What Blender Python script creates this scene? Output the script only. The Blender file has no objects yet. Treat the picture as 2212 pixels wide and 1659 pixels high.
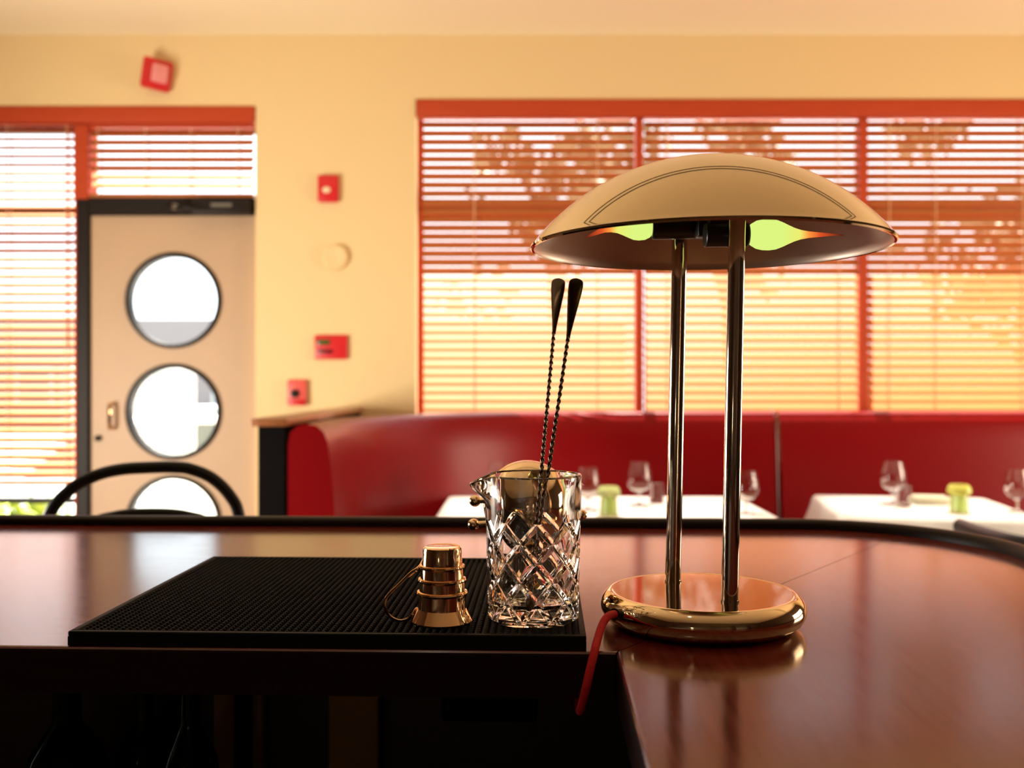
import bpy, bmesh, math, random
from math import sin, cos, tan, pi, radians, sqrt, atan2, exp
from mathutils import Vector, Matrix
random.seed(7)

# ------------------------------------------------------------------ camera, world, sun, lights
S = bpy.context.scene
COL = S.collection
CAMZ, F, CX, CY = 1.30, 2080.0, 1106.0, 829.5
cd = bpy.data.cameras.new('camera')
cd.sensor_width = 36.0
cd.lens = F / 2212.0 * 36.0
cd.clip_start = 0.02
cd.dof.use_dof = True
cd.dof.focus_distance = 0.93
cd.dof.aperture_fstop = 5.0
cam = bpy.data.objects.new('camera', cd)
cam.location = (0, 0, CAMZ)
cam.rotation_euler = (pi / 2, 0, 0)
COL.objects.link(cam)
S.camera = cam
S.view_settings.view_transform = 'Standard'
S.view_settings.look = 'None'
S.view_settings.gamma = 1.0
S.view_settings.use_curve_mapping = False
S.view_settings.exposure = 0.0
S.cycles.max_bounces = 14
S.cycles.diffuse_bounces = 5
S.cycles.glossy_bounces = 6
S.cycles.transmission_bounces = 14
S.cycles.transparent_max_bounces = 12
S.cycles.sample_clamp_indirect = 6.0

W = bpy.data.worlds.new('sky')
S.world = W
W.use_nodes = True
wb = W.node_tree.nodes['Background']
wb.inputs['Color'].default_value = (0.90, 0.97, 1.0, 1)
wb.inputs['Strength'].default_value = 3.6


def lamp(name, typ, loc, rot, energy, color, **kw):
    d = bpy.data.lights.new(name, typ)
    d.energy = energy
    d.color = color
    for k, v in kw.items():
        setattr(d, k, v)
    o = bpy.data.objects.new(name, d)
    o.location = loc
    o.rotation_euler = rot
    COL.objects.link(o)
    return o


# sun high in front of the street windows, shining into the room
SUN_EL = radians(68)
lamp('sun', 'SUN', (0, 12, 12), (-(pi / 2 - SUN_EL), 0, radians(6)), 54.0, (1.0, 0.92, 0.78), angle=radians(0.6))
# added unseen area lamps: low fill from the left, more fill from the right
lamp('fill_left', 'AREA', (-3.14, 2.5, 0.90), (0, radians(-90), radians(18)), 152.0, (1.0, 0.90, 0.74),
     shape='RECTANGLE', size=1.2, size_y=1.6)
lamp('fill_right', 'AREA', (4.42, 3.2, 1.3), (0, radians(90), 0), 105.0, (1.0, 0.74, 0.48),
     shape='RECTANGLE', size=1.2, size_y=2.0)

# added unseen fill spots: one per table, a dim one on the bartender's side
FILL_SPOTS = [(.38, 4.25, 330.0, 42), (1.85, 4.15, 250.0, 30), (-.35, .15, 2.5, 95)]
for dx, dy, en, cone in FILL_SPOTS:
    lamp('fill_spot_beam', 'SPOT', (dx, dy, 3.16), (0, 0, 0), en, (1.0, 0.90, 0.76), spot_size=radians(cone), spot_blend=0.5, shadow_soft_size=0.04)

# added unseen point lamp, brightens the dark space under the counter
lamp('under_bar_fill', 'POINT', (-.7, -1.35, 1.22), (0, 0, 0), 1.3, (1.0, 0.82, 0.58), shadow_soft_size=0.05)


# ------------------------------------------------------------------ helpers
def at(px, py, Y):
    return Vector(((px - CX) / F * Y, Y, CAMZ - (py - CY) / F * Y))


def X(px, Y): return (px - CX) / F * Y
def Z(py, Y): return CAMZ - (py - CY) / F * Y


def obj(name, bm, mat, parent=None, smooth=28, mats=None):
    me = bpy.data.meshes.new(name)
    bmesh.ops.recalc_face_normals(bm, faces=bm.faces[:])
    bm.to_mesh(me)
    bm.free()
    if mats:
        for m in mats: me.materials.append(m)
    else:
        me.materials.append(mat)
    if smooth:
        for p in me.polygons: p.use_smooth = True
        me.set_sharp_from_angle(angle=radians(smooth))
    o = bpy.data.objects.new(name, me)
    COL.objects.link(o)
    if parent is not None:
        o.parent = parent
    return o


def tag(o, label, cat, group=None):
    o['label'] = label
    o['category'] = cat
    if group: o['group'] = group
    return o


def thing(name, label, cat, loc=(0, 0, 0), rz=0, group=None):
    o = bpy.data.objects.new(name, None)
    o.empty_display_size = 0.05
    o.location = loc
    o.rotation_euler = (0, 0, rz)
    COL.objects.link(o)
    return tag(o, label, cat, group)


def structure(o):
    o['kind'] = 'structure'
    return o


def struct_root(name, loc=(0, 0, 0)):
    o = bpy.data.objects.new(name, None)
    o.location = loc
    COL.objects.link(o)
    return structure(o)


def dup(root, loc, rz=None, label=None):
    r = root.copy()
    COL.objects.link(r)
    r.location = loc
    if rz is not None: r.rotation_euler = (0, 0, rz)
    if label: r['label'] = label
    for ch in list(root.children):
        c = ch.copy()
        COL.objects.link(c)
        c.parent = r
        for g in ch.children:
            d = g.copy()
            COL.objects.link(d)
            d.parent = c
    return r


def box(bm, x0, x1, y0, y1, z0, z1, bev=0.0, seg=2, M=None, mi=0):
    vs = [bm.verts.new((x, y, z)) for z in (z0, z1) for y in (y0, y1) for x in (x0, x1)]
    if M is not None:
        for v in vs: v.co = M @ v.co
    q = [(0, 2, 3, 1), (4, 5, 7, 6), (0, 1, 5, 4), (2, 6, 7, 3), (0, 4, 6, 2), (1, 3, 7, 5)]
    fs = [bm.faces.new([vs[i] for i in f]) for f in q]
    for f in fs: f.material_index = mi
    if bev > 0:
        es = list({e for f in fs for e in f.edges})
        r = bmesh.ops.bevel(bm, geom=es, offset=bev, segments=seg, profile=0.5, affect='EDGES')
        for f in r['faces']: f.material_index = mi
    return fs


def lathe(bm, prof, n=48, c=(0, 0, 0), M=None, closed=False, mi=0, mis=None):
    """prof: list of (r, z)"""
    rings = []
    for r, z in prof:
        if r < 1e-7:
            v = bm.verts.new((c[0], c[1], c[2] + z))
            rings.append([v])
        else:
            rings.append([bm.verts.new((c[0] + r * cos(2 * pi * k / n), c[1] + r * sin(2 * pi * k / n), c[2] + z)) for k in range(n)])
    if M is not None:
        for g in rings:
            for v in g: v.co = M @ v.co
    prs = list(zip(rings[:-1], rings[1:]))
    if closed: prs.append((rings[-1], rings[0]))
    for i, (a, b) in enumerate(prs):
        m = mis[i] if mis else mi
        if len(a) == 1 and len(b) == 1: continue
        for k in range(n):
            k2 = (k + 1) % n
            if len(a) == 1: f = bm.faces.new((a[0], b[k], b[k2]))
            elif len(b) == 1: f = bm.faces.new((a[k], a[k2], b[0]))
            else: f = bm.faces.new((a[k], a[k2], b[k2], b[k]))
            f.material_index = m
    return rings


def catmull(pts, sub=8):
    P = [Vector(p) for p in pts]
    P = [2 * P[0] - P[1]] + P + [2 * P[-1] - P[-2]]
    out = []
    for i in range(1, len(P) - 2):
        for s in range(sub):
            t = s / sub
            a, b, c, d = P[i - 1], P[i], P[i + 1], P[i + 2]
            out.append(0.5 * ((2 * b) + (-a + c) * t + (2 * a - 5 * b + 4 * c - d) * t * t + (-a + 3 * b - 3 * c + d) * t ** 3))
    out.append(P[-2])
    return out


def tube(bm, pts, rad, n=12, closed=False, caps=True, flat=None, twist=0.0, up=(0, 0, 1), lobes=None):
    """sweep a round (or flattened / lobed) section along pts; rad number or list"""
    P = [Vector(p) for p in pts]
    m = len(P)
    R = rad if isinstance(rad, (list, tuple)) else [rad] * m
    rings = []
    up = Vector(up)
    prev = None
    for i in range(m):
        if closed: t = (P[(i + 1) % m] - P[i - 1]).normalized()
        else: t = (P[min(i + 1, m - 1)] - P[max(i - 1, 0)]).normalized()
        if prev is None:
            a = up if abs(t.dot(up)) < 0.95 else Vector((1, 0, 0))
            u = (a - t * a.dot(t)).normalized()
        else:
            u = (prev - t * prev.dot(t)).normalized()
        prev = u
        w = t.cross(u)
        ring = []
        for k in range(n):
            an = 2 * pi * k / n
            rr = R[i]
            if lobes: rr = R[i] * (1 + lobes * cos(2 * (an)))
            ca, sa = cos(an) * rr, sin(an) * rr
            if flat: ca, sa = ca * flat[0], sa * flat[1]
            if twist:
                tw = twist * i
                ca, sa = ca * cos(tw) - sa * sin(tw), ca * sin(tw) + sa * cos(tw)
            ring.append(bm.verts.new(P[i] + u * ca + w * sa))
        rings.append(ring)
    prs = list(zip(rings[:-1], rings[1:]))
    if closed: prs.append((rings[-1], rings[0]))
    for a, b in prs:
        for k in range(n):
            k2 = (k + 1) % n
            bm.faces.new((a[k], a[k2], b[k2], b[k]))
    if caps and not closed:
        bm.faces.new(rings[0][::-1])
        bm.faces.new(rings[-1])
    return rings


def prism(bm, poly, z0, z1, mi=0):
    lo = [bm.verts.new((p[0], p[1], z0)) for p in poly]
    hi = [bm.verts.new((p[0], p[1], z1)) for p in poly]
    bm.faces.new(lo[::-1]).material_index = mi
    t = bm.faces.new(hi)
    t.material_index = mi
    n = len(poly)
    for k in range(n):
        bm.faces.new((lo[k], lo[(k + 1) % n], hi[(k + 1) % n], hi[k])).material_index = mi
    return lo, hi, t


def B(): return bmesh.new()


# ------------------------------------------------------------------ materials
def mat(name, col, rough=0.5, metal=0.0, noise=None, bump=None, spec=None, coat=None, trans=None, ior=None, sheen=None, sss=None):
    m = bpy.data.materials.new(name)
    m.use_nodes = True
    nt = m.node_tree
    p = nt.nodes['Principled BSDF']
    c4 = (*col, 1)
    p.inputs['Base Color'].default_value = c4
    p.inputs['Roughness'].default_value = rough
    p.inputs['Metallic'].default_value = metal
    if spec is not None: p.inputs['Specular IOR Level'].default_value = spec
    if ior is not None: p.inputs['IOR'].default_value = ior
    if trans is not None: p.inputs['Transmission Weight'].default_value = trans
    if coat is not None:
        p.inputs['Coat Weight'].default_value = coat[0]
        p.inputs['Coat Roughness'].default_value = coat[1]
    if sheen is not None: p.inputs['Sheen Weight'].default_value = sheen
    tc = nt.nodes.new('ShaderNodeTexCoord')
    if noise:
        scale, amt = noise[0], noise[1]
        stretch = noise[2] if len(noise) > 2 else (1, 1, 1)
        mp = nt.nodes.new('ShaderNodeMapping')
        mp.inputs['Scale'].default_value = stretch
        nt.links.new(tc.outputs['Object'], mp.inputs['Vector'])
        nz = nt.nodes.new('ShaderNodeTexNoise')
        nz.inputs['Scale'].default_value = scale
        nz.inputs['Detail'].default_value = 6
        nt.links.new(mp.outputs[0], nz.inputs['Vector'])
        mx = nt.nodes.new('ShaderNodeMix')
        mx.data_type = 'RGBA'
        mx.inputs[6].default_value = tuple(c * (1 - amt) for c in col) + (1,)
        mx.inputs[7].default_value = tuple(min(1, c * (1 + amt)) for c in col) + (1,)
        nt.links.new(nz.outputs['Fac'], mx.inputs[0])
        nt.links.new(mx.outputs[2], p.inputs['Base Color'])
    if bump:
        scale, st = bump[0], bump[1]
        stretch = bump[2] if len(bump) > 2 else (1, 1, 1)
        mp = nt.nodes.new('ShaderNodeMapping')
        mp.inputs['Scale'].default_value = stretch
        nt.links.new(tc.outputs['Object'], mp.inputs['Vector'])
        nz = nt.nodes.new('ShaderNodeTexNoise')
        nz.inputs['Scale'].default_value = scale
        nz.inputs['Detail'].default_value = 4
        nt.links.new(mp.outputs[0], nz.inputs['Vector'])
        bp = nt.nodes.new('ShaderNodeBump')
        bp.inputs['Strength'].default_value = st
        bp.inputs['Distance'].default_value = 0.002
        nt.links.new(nz.outputs['Fac'], bp.inputs['Height'])
        nt.links.new(bp.outputs[0], p.inputs['Normal'])
    return m


def pane_mat(name, tint=(0.97, 0.99, 1.0)):
    m = bpy.data.materials.new(name)
    m.use_nodes = True
    nt = m.node_tree
    nt.nodes.remove(nt.nodes['Principled BSDF'])
    out = nt.nodes['Material Output']
    tr = nt.nodes.new('ShaderNodeBsdfTransparent')
    tr.inputs['Color'].default_value = (*tint, 1)
    gl = nt.nodes.new('ShaderNodeBsdfGlossy')
    gl.inputs['Roughness'].default_value = 0.02
    mx = nt.nodes.new('ShaderNodeMixShader')
    mx.inputs[0].default_value = 0.05
    nt.links.new(tr.outputs[0], mx.inputs[1])
    nt.links.new(gl.outputs[0], mx.inputs[2])
    nt.links.new(mx.outputs[0], out.inputs['Surface'])
    return m


def glass_mat(name, col=(1, 1, 1), ior=1.5):
    m = bpy.data.materials.new(name)
    m.use_nodes = True
    nt = m.node_tree
    nt.nodes.remove(nt.nodes['Principled BSDF'])
    g = nt.nodes.new('ShaderNodeBsdfGlass')
    g.inputs['Color'].default_value = (*col, 1)
    g.inputs['IOR'].default_value = ior
    g.inputs['Roughness'].default_value = 0.0
    nt.links.new(g.outputs[0], nt.nodes['Material Output'].inputs['Surface'])
    return m


def wood_bar(name, axis):
    """dark stained wood with fine grain and a satin lacquer"""
    m = bpy.data.materials.new(name)
    m.use_nodes = True
    nt = m.node_tree
    p = nt.nodes['Principled BSDF']
    tc = nt.nodes.new('ShaderNodeTexCoord')
    mp = nt.nodes.new('ShaderNodeMapping')
    mp.inputs['Scale'].default_value = (2.2, 40, 40) if axis == 'x' else (40, 2.2, 40)
    nt.links.new(tc.outputs['Object'], mp.inputs['Vector'])
    nz = nt.nodes.new('ShaderNodeTexNoise')
    nz.inputs['Scale'].default_value = 4.0
    nz.inputs['Detail'].default_value = 8
    nz.inputs['Roughness'].default_value = 0.6
    nt.links.new(mp.outputs[0], nz.inputs['Vector'])
    cr = nt.nodes.new('ShaderNodeValToRGB')
    cr.color_ramp.elements[0].position = 0.3
    cr.color_ramp.elements[0].color = (0.090, 0.009, 0.005, 1)
    cr.color_ramp.elements[1].position = 0.72
    cr.color_ramp.elements[1].color = (0.180, 0.024, 0.014, 1)
    nt.links.new(nz.outputs['Fac'], cr.inputs[0])
    nt.links.new(cr.outputs[0], p.inputs['Base Color'])
    mr = nt.nodes.new('ShaderNodeMapRange')
    mr.inputs[3].default_value = 0.10
    mr.inputs[4].default_value = 0.20
    nt.links.new(nz.outputs['Fac'], mr.inputs[0])
    nt.links.new(mr.outputs[0], p.inputs['Roughness'])
    bp = nt.nodes.new('ShaderNodeBump')
    bp.inputs['Strength'].default_value = 0.06
    bp.inputs['Distance'].default_value = 0.0006
    nt.links.new(nz.outputs['Fac'], bp.inputs['Height'])
    nt.links.new(bp.outputs[0], p.inputs['Normal'])
    p.inputs['Specular IOR Level'].default_value = 0.62
    return m


def bulb_mat(name, x_hot, x_tip):
    """lit flame bulb: pale yellow green body cooling to deep orange at the drawn-out tip"""
    m = bpy.data.materials.new(name)
    m.use_nodes = True
    nt = m.node_tree
    nt.nodes.remove(nt.nodes['Principled BSDF'])
    tc = nt.nodes.new('ShaderNodeTexCoord')
    sp = nt.nodes.new('ShaderNodeSeparateXYZ')
    nt.links.new(tc.outputs['Object'], sp.inputs[0])
    mr = nt.nodes.new('ShaderNodeMapRange')
    mr.inputs[1].default_value = x_hot
    mr.inputs[2].default_value = x_tip
    nt.links.new(sp.outputs['X'], mr.inputs[0])
    cr = nt.nodes.new('ShaderNodeValToRGB')
    e = cr.color_ramp.elements
    e[0].position = 0.0
    e[0].color = (0.72, 0.93, 0.22, 1)
    e[1].position = 1.0
    e[1].color = (0.12, 0.015, 0.006, 1)
    a = cr.color_ramp.elements.new(0.33); a.color = (0.85, 0.85, 0.16, 1)
    a = cr.color_ramp.elements.new(0.48); a.color = (1.0, 0.32, 0.05, 1)
    a = cr.color_ramp.elements.new(0.66); a.color = (0.75, 0.09, 0.02, 1)
    nt.links.new(mr.outputs[0], cr.inputs[0])
    em = nt.nodes.new('ShaderNodeEmission')
    em.inputs['Strength'].default_value = 1.0
    nt.links.new(cr.outputs[0], em.inputs['Color'])
    nt.links.new(em.outputs[0], nt.nodes['Material Output'].inputs['Surface'])
    return m


M_wall = mat('cream_wall_paint', (0.80, 0.60, 0.31), 0.85, bump=(60, 0.05))
M_ceil = mat('cream_ceiling_paint', (0.84, 0.74, 0.51), 0.9)
M_sidewall = mat('dark_panelled_wall', (0.06, 0.035, 0.02), 0.6, noise=(4, 0.25, (8, 8, 1)))
M_floor = mat('brown_wood_floor', (0.26, 0.13, 0.06), 0.45, noise=(3, 0.3, (1, 8, 1)))
M_trim = mat('red_stained_wood', (0.47, 0.060, 0.018), 0.5, spec=0.2, noise=(5, 0.12, (1, 8, 8)))
M_slat = mat('orange_wood_slat', (0.46, 0.150, 0.045), 0.5, spec=0.2, noise=(6, 0.12, (1, 10, 10)))
M_bronze = mat('dark_bronze_metal', (0.013, 0.008, 0.006), 0.5, spec=0.2)
M_door = mat('cream_door_paint', (0.50, 0.33, 0.20), 0.5, noise=(4, 0.05))
M_pane = pane_mat('clear_pane')
M_vinyl = mat('red_vinyl', (0.20, 0.0022, 0.004), 0.30, bump=(14, 0.08), spec=0.18)
M_vinyl_dark = mat('dark_red_vinyl', (0.12, 0.004, 0.006), 0.35)
M_black = mat('black_lacquer', (0.009, 0.007, 0.006), 0.35, spec=0.2, noise=(8, 0.2))
M_matte_black = mat('matte_black_panel', (0.006, 0.005, 0.005), 0.9, spec=0.04, noise=(8, 0.2))
M_rubber = mat('black_rubber', (0.006, 0.006, 0.006), 0.60, spec=0.12, noise=(40, 0.2))
M_brass = mat('polished_brass', (0.82, 0.60, 0.36), 0.06, 1.0, noise=(30, 0.03))
M_pale_brass = mat('pale_polished_brass', (0.65, 0.48, 0.28), 0.05, 1.0, noise=(20, 0.03))
M_pole = mat('nickel_brass_tube', (0.66, 0.54, 0.42), 0.07, 1.0, noise=(20, 0.03))
M_satin = mat('satin_metal_lining', (0.55, 0.44, 0.38), 0.36, 1.0, noise=(20, 0.05))
M_copper = mat('copper_brass', (0.90, 0.56, 0.30), 0.07, 1.0, noise=(30, 0.03))
M_darkmetal = mat('dark_twisted_metal', (0.09, 0.065, 0.05), 0.22, 1.0, noise=(20, 0.1))
M_socket = mat('black_bakelite', (0.008, 0.007, 0.007), 0.3, noise=(20, 0.1))
M_cord = mat('red_braided_fabric', (0.72, 0.010, 0.016), 0.75, noise=(400, 0.25), bump=(900, 0.4))
M_glass = glass_mat('cut_glass')
M_thin = glass_mat('wine_glass_crystal', (0.98, 0.98, 0.98), 1.45)
M_lime = mat('lime_green_glass', (0.80, 0.95, 0.42), 0.15, trans=0.7, ior=1.4)
M_lime_top = mat('yellow_green_glass', (0.76, 0.78, 0.16), 0.2, trans=0.4, ior=1.4)
M_cloth = mat('white_tablecloth', (0.86, 0.84, 0.81), 0.9, bump=(80, 0.1))
M_napkin = mat('cream_linen', (0.72, 0.70, 0.52), 0.9, bump=(150, 0.2))
M_red = mat('red_plastic', (0.62, 0.016, 0.020), 0.35, noise=(10, 0.08))
M_pinkred = mat('faded_red_plastic', (0.72, 0.10, 0.08), 0.4, noise=(10, 0.08))
M_lens = mat('frosted_pink_lens', (0.85, 0.28, 0.28), 0.2, noise=(60, 0.3, (4, 1, 1)))
M_white = mat('white_plastic', (0.85, 0.72, 0.46), 0.4, noise=(10, 0.04))
M_lcd = mat('green_lcd', (0.06, 0.10, 0.02), 0.2, noise=(40, 0.2))
M_steel = mat('brushed_steel', (0.45, 0.43, 0.40), 0.3, 1.0, bump=(40, 0.1, (1, 30, 1)))
M_cap = mat('brown_wood_cap', (0.30, 0.11, 0.04), 0.3, noise=(6, 0.25, (10, 1, 1)))
M_cordpale = mat('pale_blind_cord', (0.75, 0.50, 0.28), 0.8, noise=(60, 0.1))
M_undersink = mat('dark_brown_cabinet', (0.030, 0.020, 0.014), 0.55, noise=(6, 0.3, (1, 1, 8)))
M_olive = mat('olive_lit_panel', (0.32, 0.20, 0.07), 0.6, noise=(5, 0.2))  # olive tone stands in for light reflected off steel
M_bottle = glass_mat('dark_bottle_glass', (0.35, 0.38, 0.34), 1.5)
M_bar_x = wood_bar('bar_wood_long_grain', 'x')
M_bar_y = wood_bar('bar_wood_cross_grain', 'y')
M_edge = mat('dark_bar_edge', (0.016, 0.004, 0.003), 0.5, spec=0.15, noise=(8, 0.3, (1, 12, 12)))  # darker wood tone for the slab's side faces
M_lip = mat('dark_bar_nosing', (0.008, 0.002, 0.002), 0.45, spec=0.15, noise=(8, 0.3, (1, 12, 12)))
M_concrete = mat('pale_concrete', (0.55, 0.54, 0.52), 0.9, noise=(1.5, 0.15))
M_facade = mat('grey_facade', (0.115, 0.105, 0.112), 0.8, noise=(0.6, 0.1))
M_facade_w = mat('white_facade', (0.30, 0.31, 0.32), 0.8, noise=(0.6, 0.05))
M_darkglass = mat('dark_street_glass', (0.07, 0.09, 0.10), 0.1, noise=(1, 0.2))
M_carpaint = mat('white_car_paint', (0.80, 0.81, 0.82), 0.15, coat=(1, 0.05), noise=(2, 0.02))
M_tyre = mat('tyre_rubber', (0.02, 0.02, 0.02), 0.8, noise=(10, 0.2))
M_leaf = mat('tree_leaf', (0.20, 0.17, 0.09), 0.6, noise=(2, 0.4))
M_bark = mat('tree_bark', (0.10, 0.07, 0.05), 0.9, noise=(6, 0.4))
M_hedge = mat('hedge_leaf', (0.28, 0.36, 0.04), 0.6, noise=(5, 0.4))
M_awning = mat('burgundy_awning_canvas', (0.20, 0.04, 0.03), 0.8, noise=(4, 0.1))
M_shelfdark = mat('dark_back_bar_wood', (0.055, 0.032, 0.020), 0.4, noise=(4, 0.3, (1, 1, 8)))
M_rail = mat('black_ceiling_track', (0.012, 0.011, 0.010), 0.5, noise=(8, 0.1))

# ------------------------------------------------------------------ room shell
YW, YT = 5.20, 5.35            # inner and outer face of the street wall
XL, XR, YB, ZC = -3.40, 4.50, -2.30, 3.186
bm = B(); box(bm, XL - .2, XR + .2, YB - .2, YT, -.12, 0.0); structure(obj('floor', bm, M_floor, smooth=0))
bm = B(); box(bm, XL - .2, XR + .2, YB - .2, YT, ZC, ZC + .15); structure(obj('ceiling', bm, M_ceil, smooth=0))

DX0, DX1 = -2.95, X(552, YW)    # door and sidelight opening
DZ1 = Z(229, YW)
WX0, WX1 = X(898, YW), X(2358, YW)     # wide window opening
WZ0, WZ1 = 0.80, Z(214, YW)
bm = B()
box(bm, XL - .2, DX0, YW, YT, 0, ZC)
box(bm, DX0, DX1, YW, YT, DZ1, ZC)
box(bm, DX1, WX0, YW, YT, 0, ZC)
box(bm, WX0, WX1, YW, YT, 0, WZ0)
box(bm, WX0, WX1, YW, YT, WZ1, ZC)
box(bm, WX1, XR + .2, YW, YT, 0, ZC)
structure(obj('wall_street', bm, M_wall, smooth=0))
bm = B(); box(bm, XL - .2, XR + .2, YB - .2, YB, 0, ZC); structure(obj('wall_back', bm, M_sidewall, smooth=0))
bm = B()   # left wall, with an opening added for the fill lamp
box(bm, XL - .2, XL, YB, 1.6, 0, ZC); box(bm, XL - .2, XL, 3.4, YW, 0, ZC)
box(bm, XL - .2, XL, 1.6, 3.4, 0, .22); box(bm, XL - .2, XL, 1.6, 3.4, 1.55, ZC)
structure(obj('wall_left', bm, M_sidewall, smooth=0))
bm = B()  # right wall, its opening added to match the fill lamp
box(bm, XR, XR + .2, YB, 2.1, 0, ZC); box(bm, XR, XR + .2, 4.3, YW, 0, ZC)
box(bm, XR, XR + .2, 2.1, 4.3, 0, .6); box(bm, XR, XR + .2, 2.1, 4.3, 2.0, ZC)
structure(obj('wall_right', bm, M_sidewall, smooth=0))

# red stained header boards over the two openings
bm = B(); box(bm, DX0, DX1 - .004, YW - .012, YW + .05, Z(265, YW), DZ1 - .003, .004)
structure(obj('trim_1', bm, M_trim))
bm = B(); box(bm, WX0 + .003, WX1 - .003, YW - .012, YW + .05, Z(252, YW), WZ1 - .003, .004)
structure(obj('trim_2', bm, M_trim))

YS = 5.25                       # slat plane
YF = 5.325                       # frame plane


def frame_bars(bm, bars, y0, y1):
    for x0, x1, z0, z1 in bars: box(bm, x0, x1, y0, y1, z0, z1, .004, 1)


# wide window
w1 = struct_root('window_1', (0, 0, 0))
bm = B()
zr0, zr1 = Z(470, YF), Z(440, YF)
bars = [(WX0 + .001, WX0 + .03, WZ0, WZ1 - .002), (WX1 - .03, WX1 - .001, WZ0, WZ1 - .002), (WX0 + .03, WX1 - .03, WZ1 - .06, WZ1 - .002),
        (WX0 + .03, WX1 - .03, WZ0, WZ0 + .05), (WX0 + .03, WX1 - .03, zr0, zr1)]
MUL = [X(1380, YF), X(1862, YF)]
for mx in MUL: bars.append((mx - .022, mx + .022, WZ0 + .05, WZ1 - .06))
frame_bars(bm, bars, YF - .02, YF + .02)
obj('window_frame', bm, M_trim, w1)
bm = B()   # mullion faces between the blinds, inside the reveal
for px in (1380, 1862):
    x = X(px, YS)
    box(bm, x - .021, x + .021, YS - .03, YF - .021, WZ0 + .02, Z(253, YW) , .003, 1)
obj('mullion_cover', bm, M_trim, w1)
bm = B(); box(bm, WX0 + .03, WX1 - .03, YF - .003, YF + .003, WZ0 + .05, WZ1 - .06)
obj('window_pane', bm, M_pane, w1, smooth=0)
bm = B(); box(bm, WX0 + .002, WX1 - .002, YW - .02, YF - .021, WZ0, WZ0 + .03, .005)
obj('window_sill', bm, M_trim, w1)

# sidelight and transom around the door, with the post between them
PX0, PX1 = X(165, YS), X(196, YS)
ZH0, ZH1 = Z(468, 5.28), Z(430, 5.28)
w2 = struct_root('window_2')
bm = B()
frame_bars(bm, [(DX0 + .001, DX0 + .05, 0.001, DZ1 - .06), (DX0 + .05, PX0, 0.001, Z(1135, YF)), (DX0 + .05, PX0, Z(1087, YF), Z(1075, YF)), (DX0 + .05, PX0, DZ1 - .12, DZ1 - .06),
                (DX0 + .05, PX0, Z(468, YF), Z(446, YF))], YF - .02, YF + .02)
obj('window_frame', bm, M_bronze, w2)
bm = B(); box(bm, DX0 + .05, PX0, YF - .003, YF + .003, Z(1135, YF), DZ1 - .12); obj('window_pane', bm, M_pane, w2, smooth=0)
bm = B(); box(bm, PX0, PX1, YW + .015, YF + .02, ZH1 - .01, Z(266, YW), .003, 1); obj('window_post', bm, M_trim, w2)
w3 = struct_root('window_3')
bm = B()
frame_bars(bm, [(PX1, DX1 - .001, DZ1 - .12, DZ1 - .06), (PX1, DX1 - .001, ZH1 + .002, ZH1 + .03)], YF - .02, YF + .02)
obj('window_frame', bm, M_bronze, w3)
bm = B(); box(bm, PX1, DX1 - .001, YF - .003, YF + .003, ZH1 + .03, DZ1 - .12); obj('window_pane', bm, M_pane, w3, smooth=0)

# the door
d1 = struct_root('door_1', (0, 0, 0))
YD = 5.28
dl, dr, dt = X(200, YD), DX1 - .012, ZH0
bm = B()
box(bm, X(172, YD), dl - .003, YD - .05, YD + .06, 0.001, ZH1, .004, 1)
box(bm, dl - .003, DX1 - .002, YD - .05, YD + .06, ZH0 + .003, ZH1, .004, 1)
obj('door_frame', bm, M_bronze, d1)
bm = B()
box(bm, X(166, YD - .05), X(172, YD) - .001, YD - .06, YD + .06, 0.001, ZH1 - .012, .002, 1)
obj('jamb_strip', bm, M_trim, d1)
# leaf with three round openings
RC = [(X(378, YD), Z(650, YD)), (X(378, YD), Z(889, YD)), (X(378, YD), Z(1129, YD))]
RH = 101.0 / F * YD
bm = B()
NS = 64
cells = []
zs = [0.02] + [v for c in sorted(RC, key=lambda q: q[1]) for v in (c[1] - RH * 1.09, c[1] + RH * 1.09)] + [dt]
xa, xb = RC[0][0] - RH * 1.2, RC[0][0] + RH * 1.2


def rect(yy, x0, x1, z0, z1):
    bm.faces.new([bm.verts.new((x, yy, z)) for x, z in ((x0, z0), (x1, z0), (x1, z1), (x0, z1))])


for yy in (YD - .022, YD + .022):
    rect(yy, dl, xa, 0.02, dt)
    rect(yy, xb, dr, 0.02, dt)
    for i in range(0, len(zs), 2): rect(yy, xa, xb, zs[i], zs[i + 1])
    for cx, cz in RC:
        hw, hh = RH * 1.2, RH * 1.09
        ang = sorted([2 * pi * k / NS for k in range(NS)] + [atan2(sy * hh, sx * hw) % (2 * pi) for sx in (-1, 1) for sy in (-1, 1)])
        for k in range(len(ang)):
            p = []
            for a in (ang[k], ang[(k + 1) % len(ang)]):
                c, s = cos(a), sin(a)
                t = min(hw / max(abs(c), 1e-9), hh / max(abs(s), 1e-9))
                p.append(((cx + RH * c, cz + RH * s), (cx + t * c, cz + t * s)))
            bm.faces.new([bm.verts.new((q[0], yy, q[1])) for q in (p[0][0], p[0][1], p[1][1], p[1][0])])
for cx, cz in RC:
    for k in range(NS):
        a, b = 2 * pi * k / NS, 2 * pi * (k + 1) / NS
        bm.faces.new([bm.verts.new(q) for q in ((cx + RH * cos(a), YD - .022, cz + RH * sin(a)), (cx + RH * cos(b), YD - .022, cz + RH * sin(b)),
                                                (cx + RH * cos(b), YD + .022, cz + RH * sin(b)), (cx + RH * cos(a), YD + .022, cz + RH * sin(a)))])
for x in (dl, dr):
    bm.faces.new([bm.verts.new(q) for q in ((x, YD - .022, .02), (x, YD + .022, .02), (x, YD + .022, dt), (x, YD - .022, dt))])
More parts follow.
